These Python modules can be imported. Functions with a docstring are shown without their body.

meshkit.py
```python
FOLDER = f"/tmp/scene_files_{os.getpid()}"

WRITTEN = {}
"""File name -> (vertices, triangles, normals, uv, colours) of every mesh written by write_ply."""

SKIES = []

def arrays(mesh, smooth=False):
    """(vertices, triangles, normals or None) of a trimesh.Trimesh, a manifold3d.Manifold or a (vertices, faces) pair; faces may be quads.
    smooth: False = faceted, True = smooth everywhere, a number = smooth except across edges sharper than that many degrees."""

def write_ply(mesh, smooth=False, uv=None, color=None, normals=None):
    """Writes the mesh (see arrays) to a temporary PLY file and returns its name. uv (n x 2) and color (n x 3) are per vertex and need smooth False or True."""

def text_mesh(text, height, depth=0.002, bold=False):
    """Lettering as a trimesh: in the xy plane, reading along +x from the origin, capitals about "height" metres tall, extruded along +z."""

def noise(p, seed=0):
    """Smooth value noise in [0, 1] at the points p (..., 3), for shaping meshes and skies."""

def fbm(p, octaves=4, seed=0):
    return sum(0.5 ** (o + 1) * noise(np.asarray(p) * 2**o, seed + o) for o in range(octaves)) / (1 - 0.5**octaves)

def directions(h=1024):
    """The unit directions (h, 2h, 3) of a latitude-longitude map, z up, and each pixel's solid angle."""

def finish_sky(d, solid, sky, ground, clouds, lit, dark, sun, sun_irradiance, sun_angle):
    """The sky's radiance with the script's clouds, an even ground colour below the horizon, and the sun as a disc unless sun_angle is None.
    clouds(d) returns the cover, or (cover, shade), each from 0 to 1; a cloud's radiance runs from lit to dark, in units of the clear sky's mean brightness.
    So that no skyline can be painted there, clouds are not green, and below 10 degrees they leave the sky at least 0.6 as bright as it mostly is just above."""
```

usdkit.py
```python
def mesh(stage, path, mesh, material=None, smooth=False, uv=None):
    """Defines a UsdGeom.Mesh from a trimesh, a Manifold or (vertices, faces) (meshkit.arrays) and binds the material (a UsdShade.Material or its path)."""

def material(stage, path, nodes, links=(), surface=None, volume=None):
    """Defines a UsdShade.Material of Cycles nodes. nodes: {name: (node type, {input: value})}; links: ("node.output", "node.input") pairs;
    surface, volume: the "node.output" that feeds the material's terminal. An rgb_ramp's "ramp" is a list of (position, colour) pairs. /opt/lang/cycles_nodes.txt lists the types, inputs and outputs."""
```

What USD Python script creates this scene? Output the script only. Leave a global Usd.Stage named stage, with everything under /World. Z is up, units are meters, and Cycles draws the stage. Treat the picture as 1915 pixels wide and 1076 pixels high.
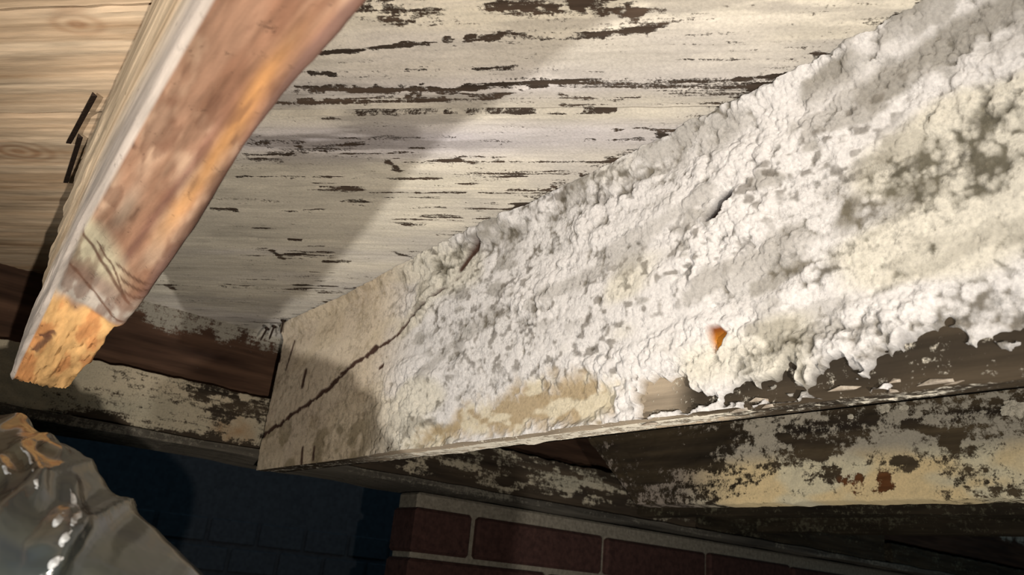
import math
import numpy as np
import trimesh
import manifold3d as m3
from scipy.spatial import cKDTree
from pxr import Gf, Sdf, Usd, UsdGeom, UsdLux, UsdShade, Vt
import usdkit

stage = Usd.Stage.CreateInMemory()
UsdGeom.SetStageUpAxis(stage, "Z")
UsdGeom.SetStageMetersPerUnit(stage, 1.0)
UsdGeom.Xform.Define(stage, "/World")
UsdGeom.Scope.Define(stage, "/World/Looks")

# Everything below is laid out in "joist heights": the camera at the origin, the subfloor at z = 1 (0.36 m above the lens),
# x along the sill, y along the joists, away from the camera.
H, LENS_Z = 0.36, 0.40


def to_world(p):
    return np.asarray(p, float) * H + np.array([0, 0, LENS_Z])


# ------------------------------------------------------------------ camera
FPX, CX, CY = 1450.0, 957.5, 538.0
R = np.array([[0.78375134, 0.288654, 0.54992064], [-0.61385406, 0.22540158, 0.75655622], [0.09443, -0.93052297, 0.35385022]])
cam = UsdGeom.Camera.Define(stage, "/World/camera")
X, Y, Z = R[:, 0], -R[:, 1], -R[:, 2]
cam.AddTransformOp().Set(Gf.Matrix4d(*X, 0, *Y, 0, *Z, 0, 0, 0, LENS_Z, 1))
cam.CreateHorizontalApertureAttr(36.0)
cam.CreateFocalLengthAttr(36.0 * FPX / 1915)
cam.CreateFocusDistanceAttr(1.85 * H)
cam.CreateFStopAttr(36.0 * FPX / 1915 / 2.0)
cam.CreateClippingRangeAttr(Gf.Vec2f(0.02, 100))
cam.CreateExposureAttr(0.0)

# ------------------------------------------------------------------ light: a torch held to the left, the phone's own lamp, faint daylight
def look_at(prim, eye, target):
    e, t = to_world(eye), to_world(target)
    z = (e - t) / np.linalg.norm(e - t)
    x = np.cross([0, 0, 1.0], z); x /= np.linalg.norm(x)
    y = np.cross(z, x)
    prim.AddTransformOp().Set(Gf.Matrix4d(*x, 0, *y, 0, *z, 0, *e, 1))


def torch(name, eye, target, radius, watts, cone, soft, color):
    l = UsdLux.SphereLight.Define(stage, "/World/" + name)
    l.CreateRadiusAttr(radius)
    l.CreateIntensityAttr(watts)
    l.CreateNormalizeAttr(True)
    l.CreateColorAttr(Gf.Vec3f(*color))
    s = UsdLux.ShapingAPI.Apply(l.GetPrim())
    s.CreateShapingConeAngleAttr(cone)
    s.CreateShapingConeSoftnessAttr(soft)
    look_at(l, eye, target)


torch("torch_lamp", (-1.25, -0.80, -0.73), (1.2, 1.0, 0.75), 0.012, 12.6, 32.5, 0.5, (1.0, 0.965, 0.905))
torch("phone_lamp", (0.05, -0.65, -0.35), (0.45, 2.0, 0.80), 0.004, 7.4, 46.0, 0.9, (1.0, 0.92, 0.82))
sky = UsdLux.DomeLight.Define(stage, "/World/daylight")
sky.CreateIntensityAttr(0.028)
sky.CreateColorAttr(Gf.Vec3f(0.42, 0.78, 1.0))


# ------------------------------------------------------------------ helpers: points of the photograph on real planes
def ray(px, py):
    d = R @ np.array([px - CX, py - CY, FPX])
    return d


def on(axis, value, pts):
    """The pixels pts where they meet the plane axis = value, in joist heights."""
    out = []
    for px, py in pts:
        d = ray(px, py)
        out.append(d * value / d[axis])
    return np.array(out)


def ceil_pts(pts):
    return on(2, 1.0, pts)[:, :2]


def lin(r, g, b):
    c = np.array([r, g, b], float) / 255
    return np.where(c <= 0.04045, c / 12.92, ((c + 0.055) / 1.055) ** 2.4)


def sstep(a, b, x):
    t = np.clip((x - a) / (b - a), 0, 1)
    return t * t * (3 - 2 * t)


def mixc(a, b, f):
    f = np.asarray(f)[..., None]
    return np.asarray(a) * (1 - f) + np.asarray(b) * f


_tables = {}


def n2(x, y, seed=0):
    """Smooth value noise of two coordinates, 0 to 1."""
    if seed not in _tables:
        _tables[seed] = np.random.default_rng(seed + 1000).random((256, 256))
    T = _tables[seed]
    ix, iy = np.floor(x).astype(int), np.floor(y).astype(int)
    fx, fy = x - ix, y - iy
    fx, fy = fx * fx * (3 - 2 * fx), fy * fy * (3 - 2 * fy)
    a, b, c, d = T[ix & 255, iy & 255], T[(ix + 1) & 255, iy & 255], T[ix & 255, (iy + 1) & 255], T[(ix + 1) & 255, (iy + 1) & 255]
    return (a * (1 - fx) + b * fx) * (1 - fy) + (c * (1 - fx) + d * fx) * fy


def f2(x, y, octaves=4, seed=0):
    s, w, t = 0.0, 0.5, 0.0
    for o in range(octaves):
        s = s + w * n2(x * 2 ** o + 17.3 * o, y * 2 ** o + 5.1 * o, seed + o)
        t += w
        w *= 0.5
    return (s / t - 0.5) * 1.6 + 0.5


def puffs(u, v, cell, seed, rmin=0.5, rmax=1.0, k=5):
    """Height of a layer of overlapping round puffs, one per cell of the sheet (u, v), 0 to 1."""
    rng = np.random.default_rng(seed)
    u0, u1, v0, v1 = u.min() - cell, u.max() + cell, v.min() - cell, v.max() + cell
    gu, gv = np.meshgrid(np.arange(u0, u1, cell), np.arange(v0, v1, cell), indexing="ij")
    P = np.stack([gu.ravel(), gv.ravel()], 1) + rng.uniform(-0.5, 0.5, (gu.size, 2)) * cell
    r = cell * rng.uniform(rmin, rmax, len(P))
    amp = rng.uniform(0.6, 1.0, len(P))
    d, i = cKDTree(P).query(np.stack([u.ravel(), v.ravel()], 1), k=k)
    h = amp[i] * np.sqrt(np.clip(1 - (d / r[i]) ** 2, 0, 1))
    return h.max(1).reshape(u.shape)


def d_poly(P, line):
    """Distance of points P (n, 2) from an open polyline."""
    best = np.full(len(P), 1e9)
    for a, b in zip(line[:-1], line[1:]):
        ab = b - a
        t = np.clip(((P - a) @ ab) / max(ab @ ab, 1e-12), 0, 1)
        best = np.minimum(best, np.linalg.norm(P - a - t[:, None] * ab, axis=1))
    return best


def sd_poly(P, poly):
    """Signed distance (positive inside) from a closed polygon."""
    ring = np.vstack([poly, poly[:1]])
    d, inside = d_poly(P, ring), np.zeros(len(P), bool)
    for a, b in zip(ring[:-1], ring[1:]):
        cond = (a[1] > P[:, 1]) != (b[1] > P[:, 1])
        xs = a[0] + (P[:, 1] - a[1]) * (b[0] - a[0]) / (b[1] - a[1] if b[1] != a[1] else 1e-12)
        inside ^= cond & (P[:, 0] < xs)
    return np.where(inside, d, -d)


# ------------------------------------------------------------------ helpers: prims
_names = {}


def path_of(name, parent=None):
    base = (str(parent.GetPath()) if parent else "/World") + "/" + name
    n = _names.get(base, 0)
    _names[base] = n + 1
    return base if n == 0 else f"{base}_{n:03d}"


def keys(prim, label=None, category=None, group=None, kind=None):
    for k, v in (("label", label), ("category", category), ("group", group), ("kind", kind)):
        if v:
            prim.SetCustomDataByKey(k, v)
    return prim


def thing(name, parent=None, **kw):
    return keys(UsdGeom.Xform.Define(stage, path_of(name, parent)).GetPrim(), **kw)


def put(name, mesh, mat, parent=None, smooth=False, attrs=None, raw=False, **kw):
    """A mesh in joist heights (or metres when raw) as one Mesh prim, with per-vertex attributes for its material."""
    v, f = (np.asarray(mesh.vertices), np.asarray(mesh.faces)) if hasattr(mesh, "vertices") else (np.asarray(mesh[0]), np.asarray(mesh[1]))
    m = usdkit.mesh(stage, path_of(name, parent), (v if raw else to_world(v), f), mat, smooth=smooth)
    for k, a in (attrs or {}).items():
        a = np.asarray(a, np.float32)
        api = UsdGeom.PrimvarsAPI(m)
        if a.ndim == 1:
            api.CreatePrimvar(k, Sdf.ValueTypeNames.FloatArray, "vertex").Set(Vt.FloatArray.FromNumpy(a))
        else:
            api.CreatePrimvar(k, Sdf.ValueTypeNames.Color3fArray, "vertex").Set(Vt.Vec3fArray.FromNumpy(np.ascontiguousarray(a)))
    return keys(m.GetPrim(), **kw)


def prof_rect(w, h, r, left, bottom, right, top):
    """A rounded rectangle in (a, b): down the left side, along the bottom, up the right side, back along the top; spacing per side."""
    def line(p, q, sp):
        n = max(2, int(round(np.linalg.norm(np.subtract(q, p)) / sp)))
        t = np.linspace(0, 1, n)[:, None]
        return np.array(p) * (1 - t) + np.array(q) * t
    pts, nor, side = [], [], []
    for k, (p, q, sp, nn) in enumerate((((0, h - r), (0, r), left, (-1, 0)), ((r, 0), (w - r, 0), bottom, (0, -1)), ((w, r), (w, h - r), right, (1, 0)), ((w - r, h), (r, h), top, (0, 1)))):
        L = line(p, q, sp)
        pts += list(L); nor += [nn] * len(L); side += [k] * len(L)
        nx = ((0, -1), (1, 0), (0, 1), (-1, 0))[k]
        c = np.array(q) - np.array(nn) * r
        for a in (0.25, 0.5, 0.75):
            d = np.array(nn) * math.cos(a * math.pi / 2) + np.array(nx) * math.sin(a * math.pi / 2)
            pts.append(c + d * r); nor.append(d); side.append(k)
    return np.array(pts), np.array(nor, float), np.array(side)


def extrude(prof, stations, frame, disp=None):
    """Sweeps a closed profile along a straight line. frame = (origin, dirL, dirA, dirB). disp(S, A, B, side) -> offset along the normal.
    Returns vertices, faces and per-vertex (S, A, B, side)."""
    pts, nor, side = prof
    o, L, A, B = (np.asarray(x, float) for x in frame)
    n, m = len(stations), len(pts)
    S = np.repeat(stations, m)
    a, b = np.tile(pts[:, 0], n), np.tile(pts[:, 1], n)
    na, nb = np.tile(nor[:, 0], n), np.tile(nor[:, 1], n)
    sd = np.tile(side, n)
    e = disp(S, a, b, sd) if disp else np.zeros(len(S))
    V = o + S[:, None] * L + (a + na * e)[:, None] * A + (b + nb * e)[:, None] * B
    i, j = np.meshgrid(np.arange(n - 1), np.arange(m), indexing="ij")
    q = np.stack([i * m + j, i * m + (j + 1) % m, (i + 1) * m + (j + 1) % m, (i + 1) * m + j], -1).reshape(-1, 4)
    F = [q[:, [0, 1, 2]], q[:, [0, 2, 3]]]
    extra, rows = [], [V]
    for end in (0, n - 1):
        ring = np.arange(m) + end * m
        base = sum(len(r) for r in rows)
        rows.append(V[ring]); extra.append(ring)
        rows.append(V[ring].mean(0)[None]); extra.append(ring[:1])
        k = np.arange(m)
        t = np.stack([base + k, base + (k + 1) % m, np.full(m, base + m)], 1)
        F.append(t if end else t[:, ::-1])
    V, F = np.vstack(rows), np.vstack(F)
    idx = np.concatenate([np.arange(n * m)] + extra)
    vol = np.einsum("ij,ij->i", V[F[:, 0]], np.cross(V[F[:, 1]], V[F[:, 2]])).sum()
    if vol < 0:
        F = F[:, ::-1]
    return V, F, S[idx], a[idx], b[idx], sd[idx]


def sheet(P):
    """Faces of a grid of points (n, m, 3)."""
    n, m = P.shape[:2]
    i, j = np.meshgrid(np.arange(n - 1), np.arange(m - 1), indexing="ij")
    q = np.stack([i * m + j, i * m + j + 1, (i + 1) * m + j + 1, (i + 1) * m + j], -1).reshape(-1, 4)
    return P.reshape(-1, 3), np.vstack([q[:, [0, 1, 2]], q[:, [0, 2, 3]]])


def graded(dense, *spans):
    """Stations: spans of (start, end, spacing) joined."""
    out = [np.arange(a, b, sp) for a, b, sp in spans]
    return np.unique(np.round(np.concatenate(out + [[spans[-1][1]]]), 6))


def box(x0, x1, y0, y1, z0, z1, bevel=0.012):
    c = m3.Manifold.cube((x1 - x0 - 2 * bevel, y1 - y0 - 2 * bevel, z1 - z0 - 2 * bevel), True)
    pts = np.asarray(c.to_mesh().vert_properties)[:, :3]
    P = np.vstack([pts + np.array(d) * bevel for d in ((1, 0, 0), (-1, 0, 0), (0, 1, 0), (0, -1, 0), (0, 0, 1), (0, 0, -1))])
    m = trimesh.convex.convex_hull(P)
    m.apply_translation(((x0 + x1) / 2, (y0 + y1) / 2, (z0 + z1) / 2))
    return m


# ------------------------------------------------------------------ materials
def timber(name, rot, scale, rough=0.85, streak=0.5, fine=0.35, grain=0.5, bump=0.6, band=0.10, mid=0.3):
    """Wood whose colour ("wood") and mould film ("mould", shown where "cover" is high) come from the mesh; grain and fine relief come from noise along the piece."""
    n = {
        "geo": ("geometry", {}),
        "rot": ("mapping", {"rotation": rot}),
        "st": ("mapping", {"scale": scale}),
        "grain": ("noise_texture", {"scale": 1.0, "detail": 5.0, "roughness": 0.62}),
        "streak": ("noise_texture", {"scale": 2.3, "detail": 6.0, "roughness": 0.7}),
        "fine": ("noise_texture", {"scale": 420.0, "detail": 4.0, "roughness": 0.65}),
        "clump": ("noise_texture", {"scale": 110.0, "detail": 4.0, "roughness": 0.6}),
        "a3": ("math", {"math_type": "multiply_add", "value2": mid, "value3": -mid / 2}),
        "s3": ("math", {"math_type": "add"}),
        "wood": ("attribute", {"attribute": "wood"}),
        "mould": ("attribute", {"attribute": "mould"}),
        "cover": ("attribute", {"attribute": "cover"}),
        "a1": ("math", {"math_type": "multiply_add", "value2": streak, "value3": -streak / 2}),
        "a2": ("math", {"math_type": "multiply_add", "value2": fine, "value3": -fine / 2}),
        "s1": ("math", {"math_type": "add"}),
        "s2": ("math", {"math_type": "add"}),
        "mask": ("map_range", {"range_type": "smoothstep", "from_min": 0.5 - band, "from_max": 0.5 + band, "to_min": 0.0, "to_max": 1.0, "clamp": True}),
        "gm": ("map_range", {"from_min": 0.25, "from_max": 0.75, "to_min": 1 - grain, "to_max": 1 + grain, "clamp": True}),
        "fm": ("map_range", {"from_min": 0.25, "from_max": 0.75, "to_min": 0.80, "to_max": 1.12, "clamp": True}),
        "gc": ("combine_color", {}),
        "fc": ("combine_color", {}),
        "w2": ("mix", {"mix_type": "multiply", "fac": 1.0}),
        "m2": ("mix", {"mix_type": "multiply", "fac": 1.0}),
        "base": ("mix", {"mix_type": "mix"}),
        "h1": ("math", {"math_type": "multiply_add", "value2": 0.5}),
        "h2": ("math", {"math_type": "multiply_add", "value2": 0.35}),
        "bump": ("bump", {"strength": bump, "distance": 0.0016}),
        "p": ("principled_bsdf", {"roughness": rough, "specular_ior_level": 0.18, "diffuse_roughness": 0.6}),
    }
    l = [("geo.position", "rot.vector"), ("rot.vector", "st.vector"), ("st.vector", "grain.vector"), ("st.vector", "streak.vector"), ("geo.position", "fine.vector"),
         ("streak.fac", "a1.value1"), ("fine.fac", "a2.value1"), ("cover.fac", "s1.value1"), ("a1.value", "s1.value2"), ("s1.value", "s2.value1"), ("a2.value", "s2.value2"),
         ("geo.position", "clump.vector"), ("clump.fac", "a3.value1"), ("s2.value", "s3.value1"), ("a3.value", "s3.value2"), ("s3.value", "mask.value"), ("grain.fac", "gm.value"), ("fine.fac", "fm.value")]
    for c in "rgb":
        l += [("gm.result", f"gc.{c}"), ("fm.result", f"fc.{c}")]
    l += [("wood.color", "w2.color1"), ("gc.color", "w2.color2"), ("mould.color", "m2.color1"), ("fc.color", "m2.color2"), ("mask.result", "base.fac"), ("w2.color", "base.color1"), ("m2.color", "base.color2"),
          ("base.color", "p.base_color"), ("grain.fac", "h1.value1"), ("mask.result", "h1.value3"), ("fine.fac", "h2.value1"), ("h1.value", "h2.value3"), ("h2.value", "bump.height"), ("bump.normal", "p.normal")]
    return usdkit.material(stage, "/World/Looks/" + name, n, l, surface="p.BSDF")


def plain(name, dark, light, scale, rough=0.9, bump=0.5, dist=0.003, extra=None, detail=6.0):
    return usdkit.material(stage, "/World/Looks/" + name, {
        "geo": ("geometry", {}), "n": ("noise_texture", {"scale": scale, "detail": detail, "roughness": 0.65}),
        "r": ("rgb_ramp", {"ramp": [(0.3, tuple(dark)), (0.7, tuple(light))]}),
        "b": ("bump", {"strength": bump, "distance": dist}),
        "p": ("principled_bsdf", {"roughness": rough, "specular_ior_level": 0.25, **(extra or {})})},
        [("geo.position", "n.vector"), ("n.fac", "r.fac"), ("r.color", "p.base_color"), ("n.fac", "b.height"), ("b.normal", "p.normal")], surface="p.BSDF")


TH = math.radians(47.0)                                   # the subfloor boards run diagonally across the joists
DP, NP = np.array([-math.cos(TH), math.sin(TH)]), np.array([math.sin(TH), math.cos(TH)])
M_PLANK = timber("mouldy_subfloor_wood", (0, 0, TH), (7, 110, 60), streak=1.5, fine=1.1, mid=0.8, band=0.16)
M_JOIST = timber("joist_wood", (0, 0, 0), (80, 6, 80), streak=0.7, fine=1.0, mid=2.0, band=0.2)
M_MOULD = timber("mould_growth", (0, 0, 0), (60, 40, 60), streak=0.30, fine=0.9, mid=0.9, bump=0.45, rough=1.0, band=0.3)
M_SILL = timber("sill_wood", (0, 0, 0), (5, 70, 80), streak=1.2, fine=0.9, mid=1.2, band=0.18)
M_SOIL = plain("soil", lin(58, 48, 38), lin(96, 82, 66), 30)
M_BRICK = plain("brick_clay", lin(58, 38, 34), lin(90, 62, 55), 90, bump=0.6, dist=0.002)
M_MORTAR = plain("lime_mortar", lin(120, 112, 98), lin(165, 155, 138), 120, bump=0.7, dist=0.002)
M_BLOCK = plain("grey_block", lin(70, 72, 78), lin(90, 94, 100), 60)
M_IRON = plain("rusty_iron", lin(30, 24, 20), lin(62, 46, 36), 300, rough=0.7)
M_SPLINTER = plain("pale_splinter", lin(150, 134, 116), lin(196, 184, 168), 200)

CREAM, WHITE, LAVENDER = lin(226, 217, 199), lin(232, 226, 216), lin(214, 207, 208)
DARKWOOD, BROWNWOOD = lin(58, 50, 43), lin(88, 73, 61)

# ------------------------------------------------------------------ ground
rng = np.random.default_rng(3)
gx, gy = np.meshgrid(np.linspace(-6, 12, 120), np.linspace(-5, 12, 120), indexing="ij")
put("floor", sheet(np.stack([gx, gy, -1.11 + 0.16 * (f2(gx * 0.9, gy * 0.9, 5, 40) - 0.5)], -1)), M_SOIL, smooth=True, kind="structure")

# ------------------------------------------------------------------ the diagonal subfloor above
ceiling = thing("ceiling", kind="structure")
S0, PITCH = 1.105, 0.37
# dark cracks and worn-through streaks, plus painted contact shade beside the white joist, as they lie on the boards
STREAKS = [  # (pixels, half width, strength)
    ([(600, 100), (700, 92), (760, 84), (850, 74), (930, 70)], 0.010, 1.0),
    ([(935, 62), (1000, 70), (1080, 70), (1160, 62), (1240, 47)], 0.012, 0.75),
    ([(650, 14), (760, 26), (800, 20)], 0.03, 0.7),
    ([(700, 40), (720, 45), (760, 36)], 0.02, 0.5),
    ([(900, 14), (1000, 10), (1080, 6)], 0.02, 0.8),
    ([(1085, 8), (1130, 16), (1180, 22)], 0.032, 1.0),
    ([(1180, 22), (1240, 22)], 0.012, 0.7),
    ([(960, 30), (1040, 32), (1090, 28)], 0.022, 0.45),
    ([(560, 165), (700, 168), (850, 170), (905, 160)], 0.016, 1.0),
    ([(905, 158), (950, 158), (1015, 160)], 0.010, 0.85),
    ([(560, 189), (700, 185), (830, 186)], 0.010, 0.9),
    ([(560, 206), (720, 213), (905, 212)], 0.007, 0.7),
    ([(912, 210), (960, 212), (1000, 210)], 0.007, 0.9),
    ([(1000, 212), (1080, 212), (1150, 207)], 0.006, 0.8),
    ([(1120, 207), (1210, 204), (1290, 203)], 0.004, 0.9),
    ([(1320, 202), (1390, 200)], 0.005, 0.9),
    ([(580, 138), (625, 139)], 0.008, 0.9),
    ([(470, 262), (560, 266)], 0.022, 0.55), ([(500, 285), (600, 278), (660, 270)], 0.020, 0.5),
    ([(470, 298), (540, 298)], 0.016, 0.6), ([(690, 259), (850, 255)], 0.012, 0.42),
    ([(725, 303), (740, 315)], 0.014, 1.0), ([(440, 330), (540, 330), (620, 331)], 0.008, 0.6),
    ([(398, 391), (440, 394)], 0.014, 1.0), ([(690, 360), (820, 361), (950, 361)], 0.004, 0.75),
    ([(760, 390), (830, 388)], 0.006, 0.7), ([(860, 390), (960, 392)], 0.009, 0.7), ([(968, 388), (1000, 382), (1030, 380)], 0.008, 0.7),
    ([(620, 352), (680, 355)], 0.004, 0.5), ([(1035, 351), (1048, 360), (1075, 356)], 0.011, 1.0),
    ([(1050, 180), (1150, 188), (1200, 178)], 0.006, 0.6), ([(1050, 197), (1110, 200)], 0.010, 0.55),
    ([(1145, 242), (1200, 240), (1265, 244)], 0.006, 0.8), ([(1240, 254), (1275, 258)], 0.016, 0.85), ([(1300, 245), (1340, 232)], 0.010, 0.7),
    ([(1100, 260), (1150, 262), (1200, 258)], 0.008, 0.55), ([(900, 296), (940, 300)], 0.010, 0.6), ([(860, 300), (885, 305)], 0.010, 0.6),
    ([(1380, 148), (1470, 142), (1500, 141)], 0.006, 0.8), ([(1410, 162), (1455, 163)], 0.016, 0.75),
    ([(540, 448), (565, 450)], 0.008, 0.9), ([(508, 468), (530, 484)], 0.012, 0.8), ([(610, 489), (650, 489)], 0.016, 0.9),
    ([(735, 471), (770, 480)], 0.014, 0.85), ([(820, 440), (880, 440), (905, 447)], 0.010, 0.85), ([(770, 470), (850, 470)], 0.008, 0.6),
    ([(612, 565), (640, 567), (662, 576)], 0.022, 0.85), ([(315, 535), (325, 542)], 0.02, 0.9), ([(640, 380), (700, 388)], 0.01, 0.35),
    ([(715, 558), (742, 535), (770, 515)], 0.016, 0.95),
    ([(1140, 300), (1200, 292), (1260, 280)], 0.016, 0.5), ([(1180, 318), (1240, 300)], 0.012, 0.6), ([(1280, 262), (1330, 240), (1380, 222)], 0.018, 0.55), ([(1330, 228), (1390, 214)], 0.012, 0.6),  # mottling and contact shade painted into the corner at the white joist
    ([(1090, 330), (1150, 320)], 0.010, 0.55), ([(960, 405), (1010, 398)], 0.007, 0.6), ([(1400, 185), (1440, 176)], 0.010, 0.6), ([(1530, 104), (1548, 118)], 0.016, 0.9),
    ([(640, 120), (700, 118)], 0.008, 0.35), ([(930, 128), (960, 126)], 0.006, 0.7), ([(760, 130), (800, 128)], 0.005, 0.4), ([(830, 300), (900, 292)], 0.010, 0.5),
]
STREAKS = [(ceil_pts(p), w, s) for p, w, s in STREAKS]
FAR_EDGE = ceil_pts([(250, 612), (330, 625), (370, 628), (430, 640), (480, 640), (516, 632)])


def plank_look(x, y):
    """Wood colour, mould colour and mould cover of the boards' undersides."""
    P = np.stack([x, y], 1)
    t, s = P @ DP, P @ NP
    clean = 1 - sstep(0.10, 0.36, x - 0.02 * y)            # the boards left of the brown joist are bare
    blot = f2(t * 2.2, s * 9, 5, 1)
    lines = f2(t * 1.1, s * 46, 4, 7)
    zone = np.exp(-((s - 1.08) / 0.08) ** 2) + 0.8 * np.exp(-((s - 1.42) / 0.07) ** 2) + 0.7 * np.exp(-((s - 1.70) / 0.10) ** 2) + 0.5 * np.exp(-((s - 1.93) / 0.05) ** 2) + 0.35 * (s > 2.2)
    dens = 0.5 * f2(t * 0.8, s * 2.6, 3, 12) + 0.45 * np.clip(zone, 0, 1)
    cover = 0.95 + 0.18 * (f2(t * 3, s * 3, 4, 5) - 0.5)
    cover -= 0.55 * sstep(0.66, 0.92, lines) * sstep(0.42, 0.68, dens)
    cover -= 0.34 * sstep(0.62, 0.84, blot) * sstep(0.40, 0.6, dens)
    cover -= 0.55 * sstep(0.66, 0.84, f2(t * 8 + 2, s * 62, 4, 14)) * sstep(0.42, 0.6, f2(t * 2.4, s * 6, 3, 15)) * (0.35 + 0.65 * (s > 1.3))
    cover -= 0.45 * sstep(1.08, 1.2, x) * sstep(0.5, 0.7, f2(t * 16, s * 34, 4, 16)) * (1 - sstep(1.7, 2.1, y))
    jag = 0.6 * (f2(t * 20, s * 32, 3, 21) - 0.5) + 0.8 * (f2(t * 45, s * 70, 3, 22) - 0.5)
    for line, w, k in STREAKS:
        lo, hi = line.min(0) - 0.15, line.max(0) + 0.15
        near = np.nonzero(((P > lo) & (P < hi)).all(1))[0]
        if len(near):
            d = d_poly(P[near], line) + 0.016 * jag[near] * (0.4 + w / 0.014)
            cover[near] -= 0.72 * k * (1 - sstep(0.2 * w, 1.2 * w, d))
    cover = np.clip(cover, -0.2, 1.1)
    cover = cover * (1 - clean) - 0.4 * clean
    tone = f2(t * 2.0, s * 7, 4, 31)
    lav = 0.9 * np.exp(-((s - 1.60) / 0.09) ** 2) + 0.5 * np.exp(-((s - 1.40) / 0.05) ** 2)
    mould = mixc(CREAM, LAVENDER, np.clip(lav + 0.7 * (f2(t * 1.6 + 3, s * 9, 4, 33) - 0.5), 0, 1))
    mould = mould * (0.84 + 0.24 * tone - 0.10 * sstep(0.55, 0.75, f2(t * 7, s * 24, 4, 35)))[:, None]
    film = np.exp(-((s - 1.60) / 0.12) ** 2) * (1 - sstep(0.65, 1.05, x)) + 0.7 * np.exp(-((s - 1.12) / 0.08) ** 2) + 0.5 * np.exp(-((s - 1.43) / 0.05) ** 2)
    film = np.clip(0.15 + 0.75 * film, 0, 1) * sstep(0.36, 0.66, f2(t * 4.5, s * 26, 5, 36))
    mould = mixc(mould, lin(132, 124, 118), 0.80 * film)
    mould = mixc(mould, lin(176, 170, 164), 0.55 * sstep(0.9, 1.25, x + 0.25 * (f2(t * 6, s * 14, 4, 37) - 0.5)) * (s > 1.25))  # grey contact shade painted into the mould colour towards the white joist
    g = f2(t * 1.2, s * 38, 4, 51)
    tan = mixc(lin(172, 144, 114), lin(214, 191, 162), g)
    for kx, ky, r in ((0.02, 1.66, 0.05), (0.0, 2.42, 0.10), (0.03, 1.48, 0.04)):   # knots in the bare boards
        d = np.sqrt(((t - np.dot((kx, ky), DP)) / 1.9) ** 2 + (s - np.dot((kx, ky), NP)) ** 2)
        tan = mixc(tan, lin(142, 104, 74), 0.7 * (1 - sstep(0.2 * r, r, d)) * (0.6 + 0.4 * np.sin(d * 260)))
    dark = mixc(DARKWOOD, BROWNWOOD, f2(t * 1.5, s * 12, 3, 61))
    return mixc(dark, tan, clean), mould, cover


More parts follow.
